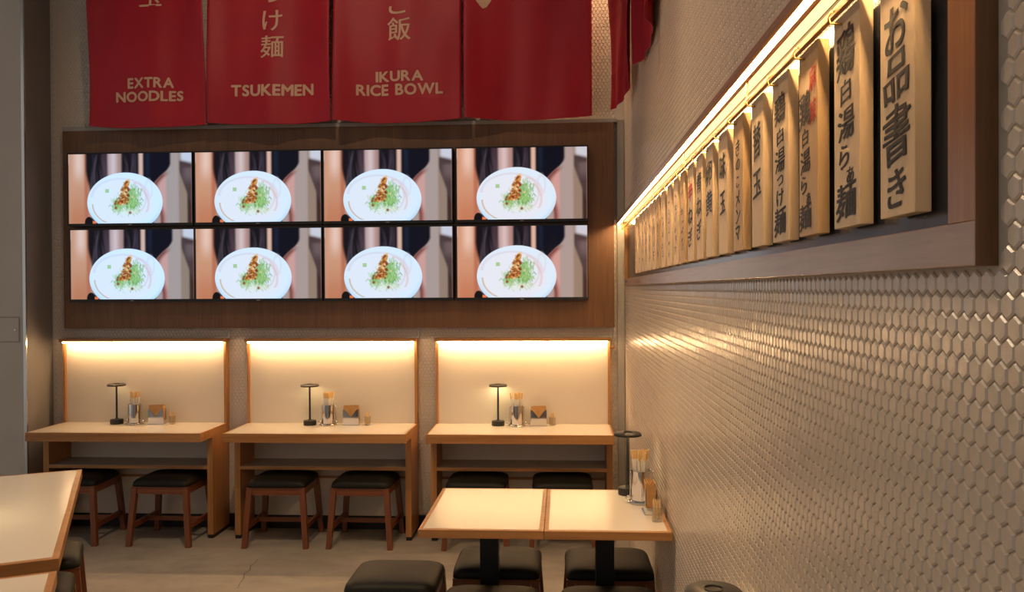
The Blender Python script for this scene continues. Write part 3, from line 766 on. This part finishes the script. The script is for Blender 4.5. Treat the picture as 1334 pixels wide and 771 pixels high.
# plaques
Y_L = [-4.739, -4.572, -4.402, -4.236, -4.070, -3.893, -3.719, -3.545, -3.385, -3.225, -3.064, -2.904, -2.733, -2.545, -2.385, -2.232, -2.075, -1.908, -1.760, -1.602, -1.397]
Y_L = [-5.743+(y_+5.743)*1.0605 for y_ in Y_L]
nk = .023
NIBK = [(0, 0), (nk, nk*.6), (-nk, -nk*.6), (nk*.8, -nk*.3), (-nk*.8, nk*.3)]
def column(chars, z0, z1, size, cx=0.0, shear=.10, sx=1.55):
    n = len(chars); out = []
    for k, ch in enumerate(chars):
        z = z1-(k+.5)*(z1-z0)/n; s_ = size*(.78 if ch in 'ぁのつこ' else 1.0)
        out.append(glyph_at(ch, cx+(.006 if ch == 'ぁ' else random.uniform(-.002, .002)), z, s_, 0.0, NIBK, shear, .03, sx))
    return out
def dabs(seed, z0, z1, n, size):
    r = random.Random(seed); out = []
    for k in range(n):
        zc = z1-(k+.5)*(z1-z0)/n
        for _ in range(r.randint(4, 6)):
            x, z = r.uniform(-.4, .4)*size, zc+r.uniform(-.36, .36)*size
            a = r.choice([.15, .2, 1.45, 2.2, .9, 2.5])+r.uniform(-.2, .2); L = size*r.uniform(.2, .42); h = size*r.uniform(.05, .10)
            ca, sa = math.cos(a), math.sin(a)
            P = [(-L, -h*.3), (-L*.6, -h), (L*.5, -h*.7), (L, -.1*h), (L*.5, h*.6), (-L*.6, h*.8)]
            out.append((np.array([(x+p*ca-q_*sa, z+p*sa+q_*ca, len(out) % 5) for p, q_ in P]), [(0, 1, 2, 3, 4, 5)]))
    return out
def spans(rows, cx=0.0, kx=1.0, shear=.13):
    out = []
    for ch, z0, z1, wd, dx in rows:
        V, F = GL[(ch, 0.0)]; lo, hi = V.min(0), V.max(0); Q = (V-(lo+hi)/2)
        Q = Q + .022*np.column_stack([np.sin(Q[:, 1]*7+Q[:, 0]*3+z0*90), np.sin(Q[:, 0]*8-Q[:, 1]*4+z0*70)])
        Q = Q/(hi-lo); Q[:, 1] += Q[:, 0]*shear
        P, F2 = nib_copies(Q, F, [(a*1.0, b*1.0) for a, b in NIBK])
        P[:, 0] = P[:, 0]*wd*kx*.93+cx+dx; P[:, 1] = P[:, 1]*(z1-z0)*.93+(z0+z1)/2; out.append((P, F2))
    return out
RAMEN = [('鶏', .204, .273, .078, -.002), ('白', .168, .202, .042, .0), ('湯', .118, .163, .070, .001), ('ら', .080, .114, .040, -.008), ('ぁ', .058, .080, .030, .018), ('麺', .010, .062, .086, 0)]
TSUKE = [('鶏', .208, .262, .074, 0), ('白', .172, .202, .044, .002), ('湯', .122, .166, .068, 0), ('つ', .098, .117, .046, 0), ('け', .062, .094, .048, 0), ('麺', .010, .062, .082, 0)]
CALL = {0: [('お', .190, .247, .074, .0), ('品', .132, .190, .080, .0), ('書', .060, .130, .086, 0), ('き', .008, .056, .056, .0)], 1: RAMEN, 3: TSUKE,
        4: [('替', .172, .246, .072, 0), ('玉', .098, .150, .074, 0)], 6: [('味', .178, .245, .074, 0), ('玉', .098, .150, .064, 0)]}
WRD = {0: ('お品書き', .020, .295, .074), 1: ('鶏白湯らぁ麺', .012, .272, .048), 2: ('鶏白湯らぁ麺', .012, .232, .041), 3: ('鶏白湯つけ麺', .012, .265, .046),
       4: ('替玉', .095, .255, .072), 5: ('きのこメンマ', .02, .245, .037), 6: ('味玉', .105, .265, .066), 7: ('卵黄', .11, .255, .064), 8: ('青ねぎ', .05, .25, .056), 9: ('辛ねぎ', .03, .24, .056)}
LBL = ['nearest menu plaque, four large brushed characters, biggest in view', 'second menu plaque from the near end, six black characters ending in noodles', 'menu plaque with two small red characters beside the black column',
       'menu plaque with six black characters, between the red-marked and two-character plaques', 'menu plaque with two large black characters, fifth from the near end', 'menu plaque with six thin kana characters, sixth from the near end', 'menu plaque with two black characters, seventh from the near end',
       'menu plaque whose lower character is bluish, eighth from the near end', 'menu plaque with three black characters, ninth from the near end', 'menu plaque whose first character is red, tenth from the near end']
ORD = ['eleventh', 'twelfth', 'thirteenth', 'fourteenth', 'fifteenth', 'sixteenth', 'seventeenth', 'eighteenth', 'nineteenth', 'twentieth']
TW, TH, TZ = .105, .2935, 1.7025
body = MB().box(0, .018, -TW, 0, 0, TH, .0012)
PB = body.build('board', 'plaque_a'); PB_ME = PB.data; bpy.data.objects.remove(PB)
PB2 = body.build('board', 'plaque_b'); PB2_ME = PB2.data; bpy.data.objects.remove(PB2)
hookm = MB().tube([(-.0090, .004, .3000), (-.0140, .004, .2985), (-.0170, .003, .2900), (-.0150, .001, .2830), (-.008, 0, .2815), (.004, 0, .281)], .0018, 8)
HK = hookm.build('hook', 'brass', None, True); HK_ME = HK.data; bpy.data.objects.remove(HK)
for k, yl in enumerate(Y_L):
    lab = LBL[k] if k < 10 else ('narrow-looking menu plaque, %s from the near end of the row' % ORD[k-10] if k < 20 else 'menu plaque at the far end of the row, next to bare hooks')
    t = thing('menu_plaque', lab, 'menu plaque', (-.028, yl, TZ), math.radians(random.uniform(-.8, .8)), 'wooden menu plaques')
    o = bpy.data.objects.new('board', PB2_ME if k in (2, 5, 10, 14) else PB_ME); COL.objects.link(o); o.parent = t
    def letter(parts, m, nm='lettering'):
        Q, F = merge(parts); P = np.column_stack([-.0006-Q[:, 2]*.0001, -TW/2-Q[:, 0], Q[:, 1]])
        me = bpy.data.meshes.new(nm); me.from_pydata(P.tolist(), [], F); return link(nm, me, m, t)
    if k in WRD:
        s_, z0, z1, sz = WRD[k]
        if k in CALL: letter(spans(CALL[k]), 'ink')
        elif k == 2:
            letter(spans([(c_, a_*.84, b_*.84, w_, d_) for c_, a_, b_, w_, d_ in RAMEN], -.014, .85), 'ink'); l2 = letter(column('麻辣', .165, .265, .036, .030, .1, .9), 'ink_red'); l2['label'] = 'red characters'
        elif k == 7:
            letter(column('卵', .185, .255, sz), 'ink'); letter(column('黄', .105, .180, sz), 'ink_blue')
        elif k == 9:
            letter(column('辛', .175, .245, sz), 'ink_red'); letter(column('ねぎ', .04, .17, sz), 'ink')
        else: letter(column(s_, z0, z1, sz), 'ink')
    else:
        n = random.choice([3, 4, 5, 6]); letter(dabs(100+k, .03, .255, n, min(.05, .22/n)), 'ink')
    h = bpy.data.objects.new('hook', HK_ME); COL.objects.link(h); h.parent = mf; h.location = (-.028, yl-.034, TZ)
for y in (-1.22, -1.06, -.92, -.78, -.64, -.50, -.40):
    h = bpy.data.objects.new('hook', HK_ME); COL.objects.link(h); h.parent = mf; h.location = (-.028, y, TZ)

# ------------------------------------------------------------------ ceiling lamps over the room, some added as fill (above the frame)
def downlight(label, x, y, power, aim, size=1.0, col=(1, .80, .58)):
    t = thing('ceiling_spotlight', label, 'spotlight', (x, y, ZC), 0, 'ceiling spotlights')
    MB().lathe([(.05, -.001), (.05, -.10), (.043, -.10), (.043, -.02)], 24, cap0=True, cap1=False).build('housing', 'black_metal', t, 'auto')
    MB().lathe([(.042, -.030), (.042, -.028)], 24).build('lens', 'down_led', t)
    L = bpy.data.lights.new('spot_beam', 'SPOT'); L.energy = power; L.color = col; L.spot_size = size; L.spot_blend = .6; L.shadow_soft_size = .05
    o = bpy.data.objects.new('spot_beam', L); COL.objects.link(o); o.parent = t; o.location = (0, 0, -.11)
    d = Vector(aim)-Vector((x, y, ZC-.11)); o.rotation_euler = d.to_track_quat('-Z', 'Y').to_euler()
WL = (1, .70, .42)
downlight('ceiling spotlight over the aisle, above the free stool', -1.6, -2.6, 170, (-1.5, -2.2, 0), 1.5, WL)
downlight('ceiling spotlight over the small tables by the wall', -.75, -3.2, 80, (-.35, -2.3, .7), 1.2, WL)
downlight('ceiling spotlight washing the corner beside the banners', -.22, -.16, 220, (-.12, -.05, 2.9), 1.0, (1, .66, .36))
downlight('added fill spotlight brightening the long angled table', -3.2, -3.0, 190, (-2.75, -2.3, .7), .8, (1, .76, .52))  # unseen lamp, added to lighten the left table
downlight('added fill spotlight brightening the menu plaques', -1.5, -3.5, 110, (-.03, -3.7, 1.88), 1.0, (1, .74, .48))  # unseen lamp, added to lift the plaque faces and nearby tiles
downlight('added fill spotlight brightening the red banners', -1.9, -2.2, 70, (-1.9, -.15, 3.0), 1.5, (1, .75, .52))  # unseen lamp, added because the cloth came out too dark
